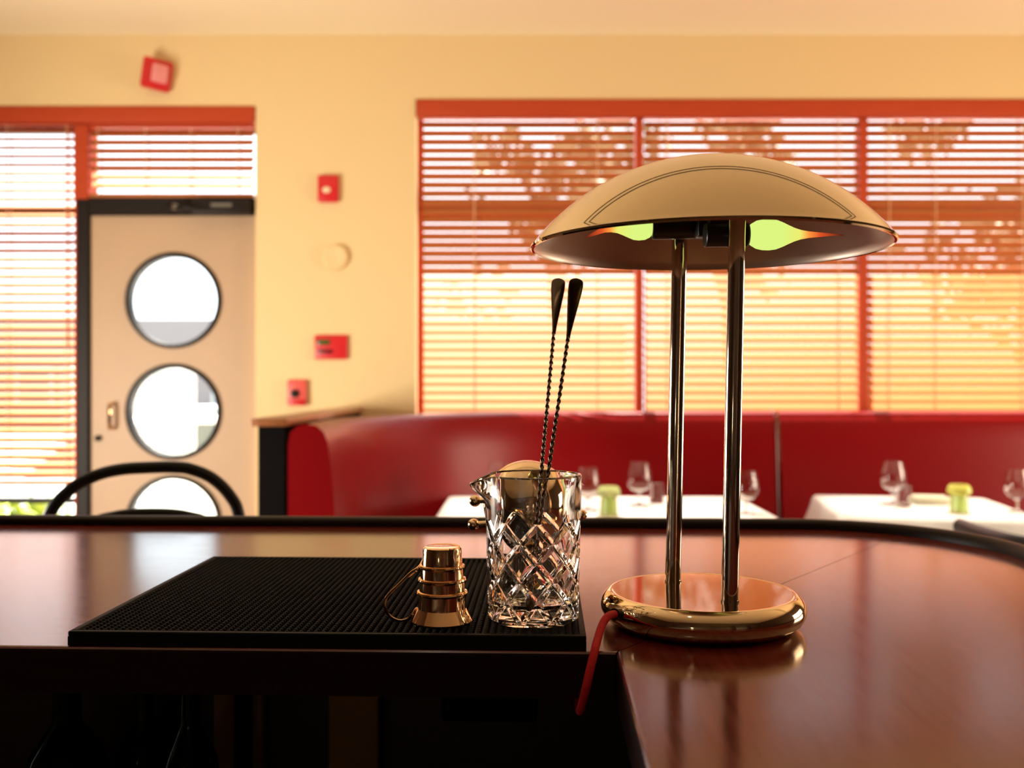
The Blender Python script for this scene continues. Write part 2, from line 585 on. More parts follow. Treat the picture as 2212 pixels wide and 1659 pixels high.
for z in (.02, dt):
    bm.faces.new([bm.verts.new(q) for q in ((dl, YD - .022, z), (dr, YD - .022, z), (dr, YD + .022, z), (dl, YD + .022, z))])
bmesh.ops.remove_doubles(bm, verts=bm.verts[:], dist=1e-5)
obj('door_leaf', bm, M_door, d1, smooth=0)
for cx, cz in RC:
    bm = B()
    ring = [(RH + .006, -.027), (RH + .006, -.033), (RH - .016, -.036), (RH - .018, -.030), (RH - .018, .030), (RH - .016, .036), (RH + .006, .033), (RH + .006, .027), (RH - .001, .024), (RH - .001, -.024)]
    Mx = Matrix.Translation((cx, YD, cz)) @ Matrix.Rotation(pi / 2, 4, 'X') @ Matrix.Scale(-1, 4, (0, 0, 1))
    lathe(bm, ring, 64, M=Mx, closed=True)
    o = obj('porthole_rim', bm, M_bronze, d1)
    bm = B()
    lathe(bm, [(0, -.002), (RH - .017, -.002), (RH - .017, .002), (0, .002)], 64, M=Mx)
    obj('porthole_pane', bm, M_pane, o, smooth=0)
bm = B()   # door closer: body, arm and shoe
box(bm, X(415, YD - .1), X(540, YD - .1), YD - .125, YD - .07, Z(462, YD - .1), Z(434, YD - .1), .008)
tube(bm, [at(470, 452, YD - .11), at(400, 450, YD - .16), at(388, 448, YD - .16)], .007, 8)
tube(bm, [at(388, 448, YD - .16), at(352, 446, YD - .07)], .006, 8)
lathe(bm, [(0, -.012), (.018, -.012), (.018, .012), (0, .012)], 16, c=at(388, 450, YD - .16))
obj('door_closer', bm, M_bronze, d1)
bm = B(); lathe(bm, [(0, -.014), (.016, -.014), (.016, .012), (0, .012)], 16, c=at(378, 446, YD - .13)); box(bm, X(455, YD - .13), X(500, YD - .13), YD - .128, YD - .124, Z(446, YD - .13), Z(439, YD - .13)); obj('closer_plate', bm, M_steel, d1)
bm = B()   # pull handle
hx = X(238, YD - .06)
tube(bm, [(hx, YD - .022, Z(872, YD)), (hx, YD - .065, Z(872, YD)), (hx, YD - .07, Z(880, YD)), (hx, YD - .07, Z(916, YD)), (hx, YD - .065, Z(924, YD)), (hx, YD - .022, Z(924, YD))], .010, 10)
obj('door_handle', bm, M_copper, d1)
bm = B()
lathe(bm, [(0, 0), (.016, 0), (.016, .02), (.008, .03), (0, .03)], 20, M=Matrix.Translation((X(205, YD) + .03, YD - .022, Z(946, YD))) @ Matrix.Rotation(pi / 2, 4, 'X'))
obj('door_lock', bm, M_bronze, d1)


# ------------------------------------------------------------------ venetian blinds
PITCH, CHORD, TILT = 18.55 / F * YS, 0.054, radians(56)


def blind(label, x0, x1, ztop, zbot, head, cords, wand=None, rail=True, tilt=None):
    t = thing('venetian_blind', label, 'blind', ((x0 + x1) / 2, YS, zbot), 0, 'wooden slatted blinds on the street wall')
    ox = (x0 + x1) / 2
    w = (x1 - x0) / 2
    H = ztop - zbot
    bm = B()
    box(bm, -w, w, -.03, .03, H - head, H, .003, 1)
    obj('headrail', bm, M_trim, t)
    bm = B()
    z = H - head - PITCH * .65
    zs = []
    while z > .03:
        M = Matrix.Translation((0, 0, z)) @ Matrix.Rotation(tilt or TILT, 4, 'X')
        # gently crowned slat section
        n = 4
        lo, hi = [], []
        for k in range(n + 1):
            yy = -CHORD / 2 + CHORD * k / n
            zz = .0025 * (1 - (2 * k / n - 1) ** 2)
            lo.append([bm.verts.new(M @ Vector((sx * w, yy, zz - .0013))) for sx in (-1, 1)])
            hi.append([bm.verts.new(M @ Vector((sx * w, yy, zz + .0013))) for sx in (-1, 1)])
        for k in range(n):
            bm.faces.new((lo[k][0], lo[k + 1][0], lo[k + 1][1], lo[k][1]))
            bm.faces.new((hi[k][0], hi[k][1], hi[k + 1][1], hi[k + 1][0]))
            for s in (0, 1): bm.faces.new((lo[k][s], hi[k][s], hi[k + 1][s], lo[k + 1][s]))
        for k in (0, n): bm.faces.new((lo[k][0], lo[k][1], hi[k][1], hi[k][0]))
        zs.append(z)
        z -= PITCH
    obj('slats', bm, M_slat, t, smooth=40)
    if rail:
        bm = B()
        box(bm, -w, w, -.026, .026, 0, .022, .004)
        obj('bottom_rail', bm, M_slat, t)
    for c in cords:
        bm = B()
        for sy in (-.026, .026):
            tube(bm, [(X(c, YS) - ox, sy, .012), (X(c, YS) - ox, sy, H - head)], .0022, 6)
        for zz in zs:      # rung knots of the ladder
            lathe(bm, [(0, -.004), (.0045, 0), (0, .004)], 6, c=(X(c, YS) - ox, -.026, zz - .010))
        obj('ladder_cord', bm, M_cordpale, t)
    if wand:
        bm = B()
        tube(bm, [(X(wand[0], YS - .05) - ox, -.045, H - head), (X(wand[0], YS - .05) - ox, -.048, H - head - wand[1])], .004, 8)
        obj('tilt_wand', bm, M_trim, t)
    return t


zt = Z(253, YS)
blind('wide wooden blind in the window left of the brass lamp shade', X(911, YS), X(1370, YS), zt, WZ0 + .05, .012, (1025, 1290))
blind('wide wooden blind in the window directly behind the brass lamp', X(1391, YS), X(1853, YS), zt, WZ0 + .05, .012, (1440, 1810))
blind('wide wooden blind in the window right of the brass lamp shade', X(1872, YS), X(2340, YS), zt, WZ0 + .05, .012, (1918, 2018, 2205))
blind('narrow long wooden blind in the sidelight left of the door', DX0 + .03, X(163, YS), Z(266, YS), Z(1047, YS), .010, (20, 148), wand=(146, 1.2), tilt=radians(37))
blind('short wooden blind over the cream door with round windows', X(197, YS), X(549, YS), Z(266, YS), Z(428, YS), .028, (215, 318, 415, 517), tilt=radians(50))

# ------------------------------------------------------------------ wall fittings
t = thing('fire_alarm_strobe', 'red tilted alarm strobe with pink lens on the wall high above the door', 'alarm', at(335, 167, YW - .001), 0)
bm = B()
Mr = Matrix.Rotation(radians(28), 4, 'Z') @ Matrix.Rotation(radians(7), 4, 'Y')
box(bm, -.075, .075, -.075, -.03, -.082, .082, .014, 3, M=Mr)
obj('housing', bm, M_red, t)
bm = B(); box(bm, -.05, .05, -.03, 0, -.06, .06, .006); obj('back_box', bm, M_red, t)
bm = B(); box(bm, -.030, .055, -.105, -.07, -.052, .048, .014, 3, M=Mr); obj('strobe_lens', bm, M_lens, t)

t = thing('alarm_sounder', 'small upright red alarm box with white dot on the wall between door and window', 'alarm', at(710, 409, YW - .001))
bm = B(); box(bm, -.056, .056, -.030, 0, -.073, .073, .010, 3); obj('housing', bm, M_red, t)
bm = B(); lathe(bm, [(0, .010), (.012, .008), (.018, 0), (.018, -.004)], 20, M=Matrix.Translation((-.006, -.030, -.008)) @ Matrix.Rotation(pi / 2, 4, 'X') @ Matrix.Scale(1.25, 4, (1, 0, 0)))
obj('strobe_lens', bm, M_white, t)

t = thing('wall_thermostat', 'round cream thermostat on the cream wall between the red boxes', 'thermostat', at(726, 556, YW - .001))
bm = B(); lathe(bm, [(0, 0), (.066, 0), (.070, .006), (.066, .022), (.056, .028), (.048, .026), (0, .024)], 40, M=Matrix.Rotation(pi / 2, 4, 'X'))
obj('housing', bm, M_wall, t)

t = thing('alarm_control_panel', 'wide red panel with dark green display on the wall above the booth corner', 'control panel', at(716, 750, YW - .001))
bm = B(); box(bm, -.090, .090, -.022, 0, -.066, .066, .010, 3); obj('housing', bm, M_red, t)
bm = B(); box(bm, -.074, -.004, -.026, -.020, .012, .040, .003); obj('display', bm, M_lcd, t)
bm = B(); box(bm, -.070, .010, -.026, -.020, -.034, -.012, .003); obj('key_strip', bm, M_vinyl_dark, t)

t = thing('fire_pull_station', 'small red pull station with dark centre on the wall over the low partition', 'alarm', at(643, 848, YW - .001))
bm = B(); box(bm, -.052, .052, -.03, 0, -.070, .070, .010, 3); obj('housing', bm, M_pinkred, t)
bm = B(); box(bm, -.046, .046, -.036, -.025, -.068, -.035, .005); obj('pull_bar', bm, M_red, t)
bm = B(); lathe(bm, [(0, 0), (.022, 0), (.022, .012), (.014, .016), (0, .016)], 20, M=Matrix.Translation((-.008, -.03, -.005)) @ Matrix.Rotation(pi / 2, 4, 'X'))
obj('keyhole', bm, M_bronze, t)

# ------------------------------------------------------------------ low partition and banquettes
t = thing('low_partition', 'low black partition with brown wooden cap at the booth end beside the door', 'partition', (-.865, 4.3, 0))
bm = B(); box(bm, -.050, .046, -.83, .893, 0.001, 1.148); obj('panel', bm, M_matte_black, t, smooth=0)
bm = B(); box(bm, -.068, .064, -.87, .893, 1.148, 1.176, .006, 2); obj('cap', bm, M_cap, t)

# section of the banquette: (inward offset, height)
PROF = [(-.068, .02), (-.068, 1.08), (-.060, 1.125), (-.035, 1.150), (.0, 1.157), (.035, 1.150), (.060, 1.128), (.075, 1.09), (.088, .98), (.098, .86), (.110, .72), (.128, .58),
        (.135, .50), (.17, .475), (.40, .47), (.54, .462), (.575, .44), (.58, .40), (.565, .35), (.555, .30), (.555, .02)]


def sweep_booth(bm, path):
    """path: list of (x, y, nx, ny) with inward normal"""
    rings = []
    for x, y, nx, ny in path:
        rings.append([bm.verts.new((x + nx * n, y + ny * n, z)) for n, z in PROF])
    for a, b in zip(rings[:-1], rings[1:]):
        for k in range(len(PROF)):
            k2 = (k + 1) % len(PROF)
            bm.faces.new((a[k], b[k], b[k2], a[k2]))
    bm.faces.new(rings[0][::-1])
    bm.faces.new(rings[-1])


YBK, XBK, RB = 5.10, -.735, 1.30
XS = X(1678, YBK - .05)
path = [(XS - .012, YBK, 0, -1)] + [(XS - .012 - (XS - .012 - (XBK + RB)) * k / 10, YBK, 0, -1) for k in range(1, 10)]
for k in range(0, 33):
    a = pi / 2 + (pi / 2) * k / 32
    path.append((XBK + RB + RB * cos(a), YBK - RB + RB * sin(a), -cos(a), -sin(a)))
path += [(XBK, YBK - RB - (YBK - RB - 3.45) * k / 8, 1, 0) for k in range(1, 9)]
t = thing('banquette', 'red vinyl banquette section curving round the corner beside the low partition', 'banquette seat', (0, 0, 0))
bm = B(); sweep_booth(bm, path); obj('upholstery', bm, M_vinyl, t, smooth=50)
bm = B()
tube(bm, [(XS - .012 - .075 * 0, YBK - n, z) for n, z in PROF[3:14]], .006, 8); obj('end_piping', bm, M_vinyl_dark, t)
t = thing('banquette', 'straight red vinyl banquette section right of the dark seam, behind the right table', 'banquette seat', (0, 0, 0))
path = [(WX1 - (WX1 - XS - .012) * k / 10, YBK, 0, -1) for k in range(11)]
bm = B(); sweep_booth(bm, path); obj('upholstery', bm, M_vinyl, t, smooth=50)


# ------------------------------------------------------------------ dining tables
def cloth(bm, hx, hy, drop, seed, rot=0.0, r=.035):
    rnd = random.Random(seed)
    per = []
    n_side, n_c = 26, 5
    corners = [(hx, hy, 0), (-hx, hy, pi / 2), (-hx, -hy, pi), (hx, -hy, 3 * pi / 2)]
    for i, (cx, cy, a0) in enumerate(corners):
        sx, sy = (1 if cx > 0 else -1), (1 if cy > 0 else -1)
        for k in range(n_c + 1):
            a = a0 + (pi / 2) * k / n_c
            per.append((cx - sx * r + r * cos(a), cy - sy * r + r * sin(a), cos(a), sin(a)))
        nx_, ny_ = corners[(i + 1) % 4][:2]
        sx2, sy2 = (1 if nx_ > 0 else -1), (1 if ny_ > 0 else -1)
        e0 = Vector((cx - sx * r + r * cos(a0 + pi / 2), cy - sy * r + r * sin(a0 + pi / 2)))
        e1 = Vector((nx_ - sx2 * r + r * cos(a0 + pi / 2), ny_ - sy2 * r + r * sin(a0 + pi / 2)))
        for k in range(1, n_side):
            p = e0.lerp(e1, k / n_side)
            per.append((p.x, p.y, cos(a0 + pi / 2), sin(a0 + pi / 2)))
    N = len(per)
    ph = [rnd.uniform(0, 6.28) for _ in range(4)]
    rings = []
    spec = [(-.03, 0, 0), (0, -.001, 0), (.006, -.006, 0), (.009, -.016, .05)] + [(.010 + .035 * q, -.016 - (drop - .016) * q, q) for q in [i / 8 for i in range(1, 9)]]
    L = 0
    for off, dz, fold in spec:
        ring = []
        for k, (x, y, nx, ny) in enumerate(per):
            s = k / N * 2 * pi
            w = .012 * fold * (sin(9 * s + ph[0]) + .7 * sin(17 * s + ph[1])) + .004 * fold * sin(31 * s + ph[2])
            cornerness = max(0, abs(nx * ny) * 2)
            o = off + w + .05 * fold * cornerness
            ring.append(bm.verts.new((x + nx * o, y + ny * o, dz)))
        rings.append(ring)
    c = bm.verts.new((0, 0, 0.0005))
    for k in range(N): bm.faces.new((c, rings[0][k], rings[0][(k + 1) % N]))
    for a, b in zip(rings[:-1], rings[1:]):
        for k in range(N): bm.faces.new((a[k], b[k], b[(k + 1) % N], a[(k + 1) % N]))


ZT = .763


def table(name_label, cloth_label, cx, cy, hx, hy, rz, seed):
    t = thing('dining_table', name_label, 'table', (cx, cy, 0), rz)
    bm = B(); box(bm, -hx + .006, hx - .006, -hy + .006, hy - .006, ZT - .04, ZT - .004, .006); obj('tabletop', bm, M_cap, t)
    for sx in (-1, 1):
        for sy in (-1, 1):
            bm = B(); box(bm, sx * (hx - .10) - .025, sx * (hx - .10) + .025, sy * (hy - .10) - .025, sy * (hy - .10) + .025, 0.001, ZT - .041, .004)
            obj('leg', bm, M_black, t)
    bm = B(); cloth(bm, hx, hy, .24, seed)
    c = obj('tablecloth', bm, M_cloth, smooth=60)
    c.location = (cx, cy, ZT)
    c.rotation_euler = (0, 0, rz)
    tag(c, cloth_label, 'tablecloth')


table('long dining table under a white cloth by the curved banquette', 'bright white cloth on the long table behind the brass lamp poles', .385, 4.235, .685, .375, radians(-0.5), 3)
table('dining table under a white cloth at the right of the room', 'bright white cloth on the smaller table at the right', 1.78, 4.22, .385, .40, radians(-9), 5)


def wine_glass(label, px, Y, h, group=None):
    x = X(px, Y)
    t = tag(None or obj('wine_glass', wine_bm(h), M_thin), label, 'wine glass', group)
    t.location = (x, Y, ZT + .002)
    return t


def wine_bm(h):
    bm = B()
    s = h / .19
    q = 1.1 * s
    o = [(0, 0), (.034, 0), (.034, .002), (.012, .005), (.005, .012), (.0045, .046), (.012, .054), (.034, .068), (.048, .090), (.051, .110), (.047, .140), (.036, .190)]
    i = [(.0345, .190), (.0455, .140), (.0495, .110), (.0465, .091), (.033, .070), (.011, .057), (0, .055)]
    lathe(bm, [(r * q, z * s) for r, z in o + i], 32)
    return bm


wine_glass('clear wine glass on the white cloth just left of the lamp poles', 1381, 4.25, .19)
wine_glass('clear wine glass half hidden behind the right rim of the mixing glass', 1270, 4.10, .178)
wine_glass('clear wine glass peeking out left of the brass dome', 1078, 4.25, .19)
wine_glass('clear wine glass half hidden behind the right lamp pole', 1612, 3.98, .175)
wine_glass('clear wine glass at the back of the right table near its left corner', 1929, 4.30, .19)
wine_glass('clear wine glass on the right table at the photo edge', 2197, 4.05, .175)


def tumbler(label, px, Y):
    bm = B()
    lathe(bm, [(0, 0), (.030, 0), (.031, .004), (.036, .090), (.0345, .091), (.0295, .010), (0, .009)], 28)
    o = tag(obj('water_tumbler', bm, M_thin), label, 'water glass')
    o.location = (X(px, Y), Y, ZT + .002)


tumbler('short clear water tumbler beside the wine glass left of the lamp', 1418, 4.34)
tumbler('short clear water tumbler beside the wine glass on the right table', 1951, 4.22)


def votive(label, px, Y, h, capmat):
    t = thing('glass_votive', label, 'votive light', (X(px, Y), Y, ZT + .002))
    bm = B()
    lathe(bm, [(0, 0), (.034, 0), (.036, .004), (.033, h * .60), (.030, h * .64), (.027, h * .62), (.031, .012), (0, .010)], 32)
    obj('body', bm, M_lime, t)
    bm = B()
    lathe(bm, [(0, h * .645), (.040, h * .645), (.047, h * .70), (.049, h * .78), (.045, h * .90), (.036, h), (0, h * 1.0)], 32)
    obj('cap', bm, capmat, t)


votive('lime green glass votive on the long table right of the mixing glass', 1315, 3.92, .120, M_lime)
votive('yellow green glass votive on the right table', 2072, 4.0, .118, M_lime_top)
bm = B(); box(bm, -.075, .075, -.06, .06, 0, .034, .010, 3)
o = tag(obj('folded_napkin', bm, M_napkin), 'pale cream folded napkin left of the yellow green votive', 'napkin')
o.location = (X(2008, 4.32), 4.32, ZT + .002); o.rotation_euler = (0, 0, radians(-12))

# ------------------------------------------------------------------ armchair at the right table, bar stool at the bar
t = thing('bentwood_armchair', 'black bentwood armchair with curved rail in front of the right table', 'chair', (1.955, 3.28, 0), 0)
bm = B()
pts = [(-.305, .27, .775), (-.318, .05, .775), (-.30, -.14, .776), (-.20, -.29, .778), (0, -.345, .78), (.20, -.29, .778), (.30, -.14, .776), (.318, .05, .775), (.305, .27, .775)]
tube(bm, catmull(pts, 8), .031, 12, flat=(1.0, 0.8)); obj('arm_rail', bm, M_black, t)
bm = B(); lathe(bm, [(0, .435), (.20, .435), (.215, .447), (.21, .462), (.19, .468), (0, .464)], 40, c=(0, .02, 0)); obj('seat', bm, M_black, t)
for a in (40, 140, 220, 320):
    bm = B()
    c, s = cos(radians(a)), sin(radians(a))
    tube(bm, [(.165 * c, .02 + .165 * s, .436), (.20 * c, .02 + .20 * s, .2), (.225 * c, .02 + .225 * s, 0.001)], [.017, .015, .012], 10)
    obj('leg', bm, M_black, t)
for a in (215, 250, 290, 325, 180, 0):
    bm = B()
    c, s = cos(radians(a)), sin(radians(a))
    tube(bm, [(.19 * c, .02 + .19 * s, .45), (.26 * c, .0 + .29 * s, .62), (.312 * c, -.01 + .335 * s, .772)], .010, 8)
    obj('back_spindle', bm, M_black, t)

t = thing('bar_stool', 'black bentwood bar stool with a hooped back behind the left of the bar', 'bar stool', (-.39, 2.24, 0), 0)
Y0, Y1 = 1.98, 2.06


def hoop(pxs, yoff=0):
    out = []
    for px, py in pxs:
        Y = Y0 + (Y1 - Y0) * (px - 95) / 430 + yoff
        out.append(at(px, py, Y) - Vector((-.39, 2.24, 0)))
    return out


outer = [(60, 1400), (72, 1250), (104, 1118), (152, 1058), (208, 1027), (262, 1014), (320, 1010), (370, 1009), (410, 1013), (458, 1033), (497, 1071), (517, 1119), (528, 1250), (530, 1400)]
bm = B(); tube(bm, catmull(hoop(outer), 8), .0128, 12); obj('back_hoop', bm, M_black, t)
inner = [(120, 1400), (140, 1250), (190, 1140), (250, 1114), (330, 1108), (405, 1114), (455, 1140), (475, 1250), (480, 1400)]
bm = B(); tube(bm, catmull(hoop(inner, .004), 8), .0105, 12); obj('inner_hoop', bm, M_black, t)
bm = B(); lathe(bm, [(0, .735), (.195, .735), (.21, .748), (.205, .765), (.18, .772), (0, .768)], 40); obj('seat', bm, M_black, t)
for a in (45, 135, 225, 315):
    bm = B()
    c, s = cos(radians(a)), sin(radians(a))
    tube(bm, [(.16 * c, .16 * s, .737), (.20 * c, .20 * s, .35), (.235 * c, .235 * s, .001)], [.017, .015, .012], 10)
    obj('leg', bm, M_black, t)
bm = B(); tube(bm, [(.203 * cos(2 * pi * k / 40), .203 * sin(2 * pi * k / 40), .28) for k in range(40)], .009, 8, closed=True); obj('foot_ring', bm, M_black, t)

# ------------------------------------------------------------------ the bar
C0 = Vector((.0927, .861)); U = Vector((.99937, -.0356)); V = Vector((.0356, .99937))
ZB = 1.06
BROT = atan2(U.y, U.x)


def UV(u, v): p = C0 + U * u + V * v; return (p.x, p.y)


bar = thing('bar_counter', 'dark red brown wooden bar counter turning a rounded corner', 'bar counter', (C0.x, C0.y, 0), BROT)
# local coordinates of the bar are (u, v)
RU, RV, RR = .585, .74, .25
cc = (RU - RR, RV - RR)


def arc(a0, a1, n, r): return [(cc[0] + r * cos(radians(a0 + (a1 - a0) * k / n)), cc[1] + r * sin(radians(a0 + (a1 - a0) * k / n))) for k in range(n + 1)]


G = .0006
RL = RR + .012


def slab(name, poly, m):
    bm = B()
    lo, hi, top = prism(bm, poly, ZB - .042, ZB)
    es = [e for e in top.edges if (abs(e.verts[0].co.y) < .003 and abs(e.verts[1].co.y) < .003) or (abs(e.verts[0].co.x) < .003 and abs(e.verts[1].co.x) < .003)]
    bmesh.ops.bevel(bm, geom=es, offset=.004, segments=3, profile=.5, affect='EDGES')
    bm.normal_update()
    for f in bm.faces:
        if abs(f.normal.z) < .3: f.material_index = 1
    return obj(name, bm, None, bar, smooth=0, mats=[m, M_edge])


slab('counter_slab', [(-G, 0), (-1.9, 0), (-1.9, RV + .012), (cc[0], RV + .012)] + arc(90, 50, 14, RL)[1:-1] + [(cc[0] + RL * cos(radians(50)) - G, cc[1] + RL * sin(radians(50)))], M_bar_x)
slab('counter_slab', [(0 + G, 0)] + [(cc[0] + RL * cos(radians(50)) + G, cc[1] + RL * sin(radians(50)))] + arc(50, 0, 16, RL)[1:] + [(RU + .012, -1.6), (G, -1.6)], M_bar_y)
# raised rounded nosing along the guests' edge
bm = B()
line = [(-1.9, RV), (-1.2, RV), (-.6, RV), (0, RV), (cc[0], RV)] + arc(90, 0, 40, RR)[1:] + [(RU, .2), (RU, -.3), (RU, -.9), (RU, -1.6)]
prof = [(0, -.002), (0.000, .008), (.003, .0125), (.010, .0155), (.020, .0155), (.029, .012), (.034, .004), (.035, -.046), (.012, -.046), (.012, -.002)]
rings = []
for i, p in enumerate(line):
    a, b = Vector(line[max(i - 1, 0)]), Vector(line[min(i + 1, len(line) - 1)])
    tt = (b - a).normalized()
    nn = Vector((-tt.y, tt.x))
    rings.append([bm.verts.new((p[0] + nn.x * o, p[1] + nn.y * o, ZB + z)) for o, z in prof])
for a, b in zip(rings[:-1], rings[1:]):
    for k in range(len(prof)): bm.faces.new((a[k], b[k], b[(k + 1) % len(prof)], a[(k + 1) % len(prof)]))
bm.faces.new(rings[0][::-1]); bm.faces.new(rings[-1])
obj('edge_nosing', bm, M_lip, bar, smooth=40)
bm = B()   # bar body below the top, set back on both sides
box(bm, -1.88, cc[0], .46, .56, 0.001, ZB - .0425)
obj('front_panel', bm, M_undersink, bar, smooth=0)
bm = B(); box(bm, .10, .42, -1.6, .46, 0.001, ZB - .0425); obj('side_panel', bm, M_undersink, bar, smooth=0)
bm = B(); box(bm, -1.88, .05, .24, .46, .62, .645, .003, 1); obj('inner_shelf', bm, M_undersink, bar)
# two panels painted olive for light caught on steel, and a dark drawer
yv = .44
for px0, px1 in ((425, 535), (680, 790)):
    Yq = 1.29
    bm = B(); x0, x1 = X(px0, Yq) - C0.x, X(px1, Yq) - C0.x
    box(bm, x0, x1, .43, .459, .646, ZB - .05, .004); obj('door_panel', bm, M_olive, bar)
bm = B(); Yq = 1.1; box(bm, X(940, Yq) - C0.x, X(1145, Yq) - C0.x, .22, .40, Z(1552, Yq), ZB - .043, .004); obj('drawer', bm, M_matte_black, bar)
bm = B(); box(bm, X(458, 1.2) - C0.x, X(468, 1.2) - C0.x, .37, .45, .646, ZB - .043, .002); obj('shelf_divider', bm, M_matte_black, bar)


def bottle(label, px, Y, h, r):
    bm = B()
    lathe(bm, [(0, 0), (r * .9, 0), (r, .006), (r, h * .55), (r * .93, h * .62), (r * .6, h * .70), (r * .36, h * .76), (r * .33, h * .95), (r * .42, h * .955), (r * .42, h), (r * .26, h),
               (r * .25, h * .76), (r * .5, h * .69), (r * .85, h * .6), (r * .9, .012), (0, .014)], 28)
    o = tag(obj('glass_bottle', bm, M_bottle), label, 'bottle')
    o.location = (X(px, Y), Y, .6455)


bottle('dim glass bottle under the counter, leftmost of the three', 145, 1.22, .30, .048)
bottle('dim glass bottle under the counter, middle of the three', 310, 1.255, .285, .036)
bottle('dim glass bottle under the counter, nearest the shelf divider', 412, 1.17, .32, .034)

# back bar behind the bartender, seen in the brass reflections
t = thing('back_bar', 'dark wooden back bar cabinet standing behind the bartender', 'cabinet', (.2, -1.55, 0))
bm = B(); box(bm, -2.4, 2.4, -.45, .45, 0.001, .95); obj('base_cabinet', bm, M_shelfdark, t, smooth=0)
bm = B()
box(bm, -2.4, 2.4, -.45, -.42, .95, 2.0)
for z in (1.3, 1.65, 1.98): box(bm, -2.4, 2.4, -.42, -.10, z, z + .025)
for x in (-2.4, -1.2, 0, 1.2, 2.37): box(bm, x, x + .03, -.42, -.10, .95, 2.0)
obj('shelf_unit', bm, M_shelfdark, t, smooth=0)

# twin black conduit on the ceiling, mirrored in the lamp shade
t = thing('ceiling_conduit', 'twin thin black conduit running across the ceiling', 'conduit', (0, 2.05, ZC))
for dy in (0, .15):
    bm = B(); tube(bm, [(-3.3, dy, -.02), (4.4, dy, -.02)], .014, 8); obj('pipe', bm, M_rail, t)

t = thing('fill_spot_fixture', 'added unseen trim ring for a ceiling fill spot', 'ceiling light', (FILL_SPOTS[0][0], FILL_SPOTS[0][1], ZC), 0, 'added ceiling fill spots')  # rings added to go with the fill spots
bm = B(); lathe(bm, [(.045, -.002), (.060, -.006), (.070, -.004), (.072, 0), (.045, 0)], 32, closed=True); obj('trim_ring', bm, M_white, t)
for dx, dy, en, cone in FILL_SPOTS[1:]: dup(t, (dx, dy, ZC))

# ------------------------------------------------------------------ rubber bar mat
ZM = ZB + .0134
MU0, MU1, MV0, MV1 = -.500, -.026, .003, .388
t = thing('rubber_bar_mat', 'black rubber bar mat with rows of raised nubs', 'bar mat', (C0.x, C0.y, ZB + .0004), BROT)
bm = B()
H = .0132
box(bm, MU0, MU1, MV0, MV1, 0, .0085)
for a in ((MU0, MU1, MV0, MV0 + .006), (MU0, MU1, MV1 - .006, MV1), (MU0, MU0 + .006, MV0 + .006, MV1 - .006), (MU1 - .006, MU1, MV0 + .006, MV1 - .006)):
    box(bm, a[0], a[1], a[2], a[3], .0085, H, .0008, 1)
obj('tray', bm, M_rubber, t, smooth=30)
bm = B()
nu, nv = 68, 56
for i in range(nu):
    for j in range(nv):
        u = MU0 + .010 + (MU1 - MU0 - .020) * i / (nu - 1)
        v = MV0 + .010 + (MV1 - MV0 - .020) * j / (nv - 1)
        lathe(bm, [(.0022, .0083), (.0021, .0120), (.0014, .0131), (0, .0133)], 8, c=(u, v, 0))
obj('nub_field', bm, M_rubber, t, smooth=60)

# ------------------------------------------------------------------ stepped brass jigger
JY = .921
t = thing('stepped_jigger', 'small copper brass stepped jigger standing upside down on the mat', 'jigger', (X(955, JY), JY, ZM + .0003), radians(8))
k = JY / F
bm = B()
pr = [(.0285, 0), (.0292, .0006), (.0290, .0014)]
pr += [(.0236, .0105), (.0232, .0120), (.0228, .0130)]
zr = [(.0228, .0232), (.0218, .0371), (.0208, .0503)]
pr = [(.0278, .0005), (.0292, .0000), (.0292, .0012), (.0232, .0125), (.0230, .0140),
      (.0224, .0250), (.0238, .0258), (.0244, .0272), (.0238, .0286), (.0218, .0292),
      (.0212, .0372), (.0226, .0380), (.0231, .0394), (.0226, .0408), (.0206, .0414),
      (.0200, .0500), (.0213, .0508), (.0218, .0521), (.0213, .0534), (.0194, .0540),
      (.0186, .0680), (.0180, .0702), (.0166, .0712), (.0130, .0706), (.0, .0700)]
inn = [(0, .0685), (.0160, .0690), (.0172, .0670), (.0180, .0540), (.0186, .0414), (.0198, .0292), (.0214, .0140), (.0218, .0125), (.0278, .0010)]
lathe(bm, pr + inn[::1], 64)
obj('cup', bm, M_copper, t, smooth=20)
bm = B()
j0 = Vector((X(955, JY), JY, ZM + .0003))
Ri = Matrix.Rotation(-radians(8), 3, 'Z')
hp = [(917, 1206, .012), (911, 1219, .006), (903, 1228, 0), (886, 1240, 0), (862, 1264, 0), (842, 1283, 0), (833, 1297, 0), (833, 1315, 0), (843, 1332, 0), (862, 1341, 0), (880, 1338, 0), (892, 1327, 0), (900, 1316, .002), (906, 1322, .006)]
tube(bm, catmull([Ri @ (at(a, b, JY + c) - j0) for a, b, c in hp], 6), .0011, 8, flat=(1.0, 1.7), up=(0, 1, 0))
obj('handle', bm, M_copper, t)

# ------------------------------------------------------------------ cut glass mixing glass
GY = .932
GX = X(1152, GY)
glass = thing('mixing_glass', 'large cut glass mixing glass with diamond facets and pouring lip', 'mixing glass', (GX, GY, ZM + .0004), 0)
HG = .1395


def rad_g(z): return .0437 + (.0470 - .0437) * z / HG


def spout(th, z):
    d = (th - pi + pi) % (2 * pi) - pi
    d = abs(((th - pi) + pi) % (2 * pi) - pi)
    g = exp(-(d / .30) ** 2)
    q = max(0, min(1, (z - .110) / (HG - .110)))
    q = q * q * (3 - 2 * q)
    return .0150 * g * q, -.0085 * exp(-(d / .34) ** 2) * q


bm = B()
N = 432
hh = .0181
zp = .0954


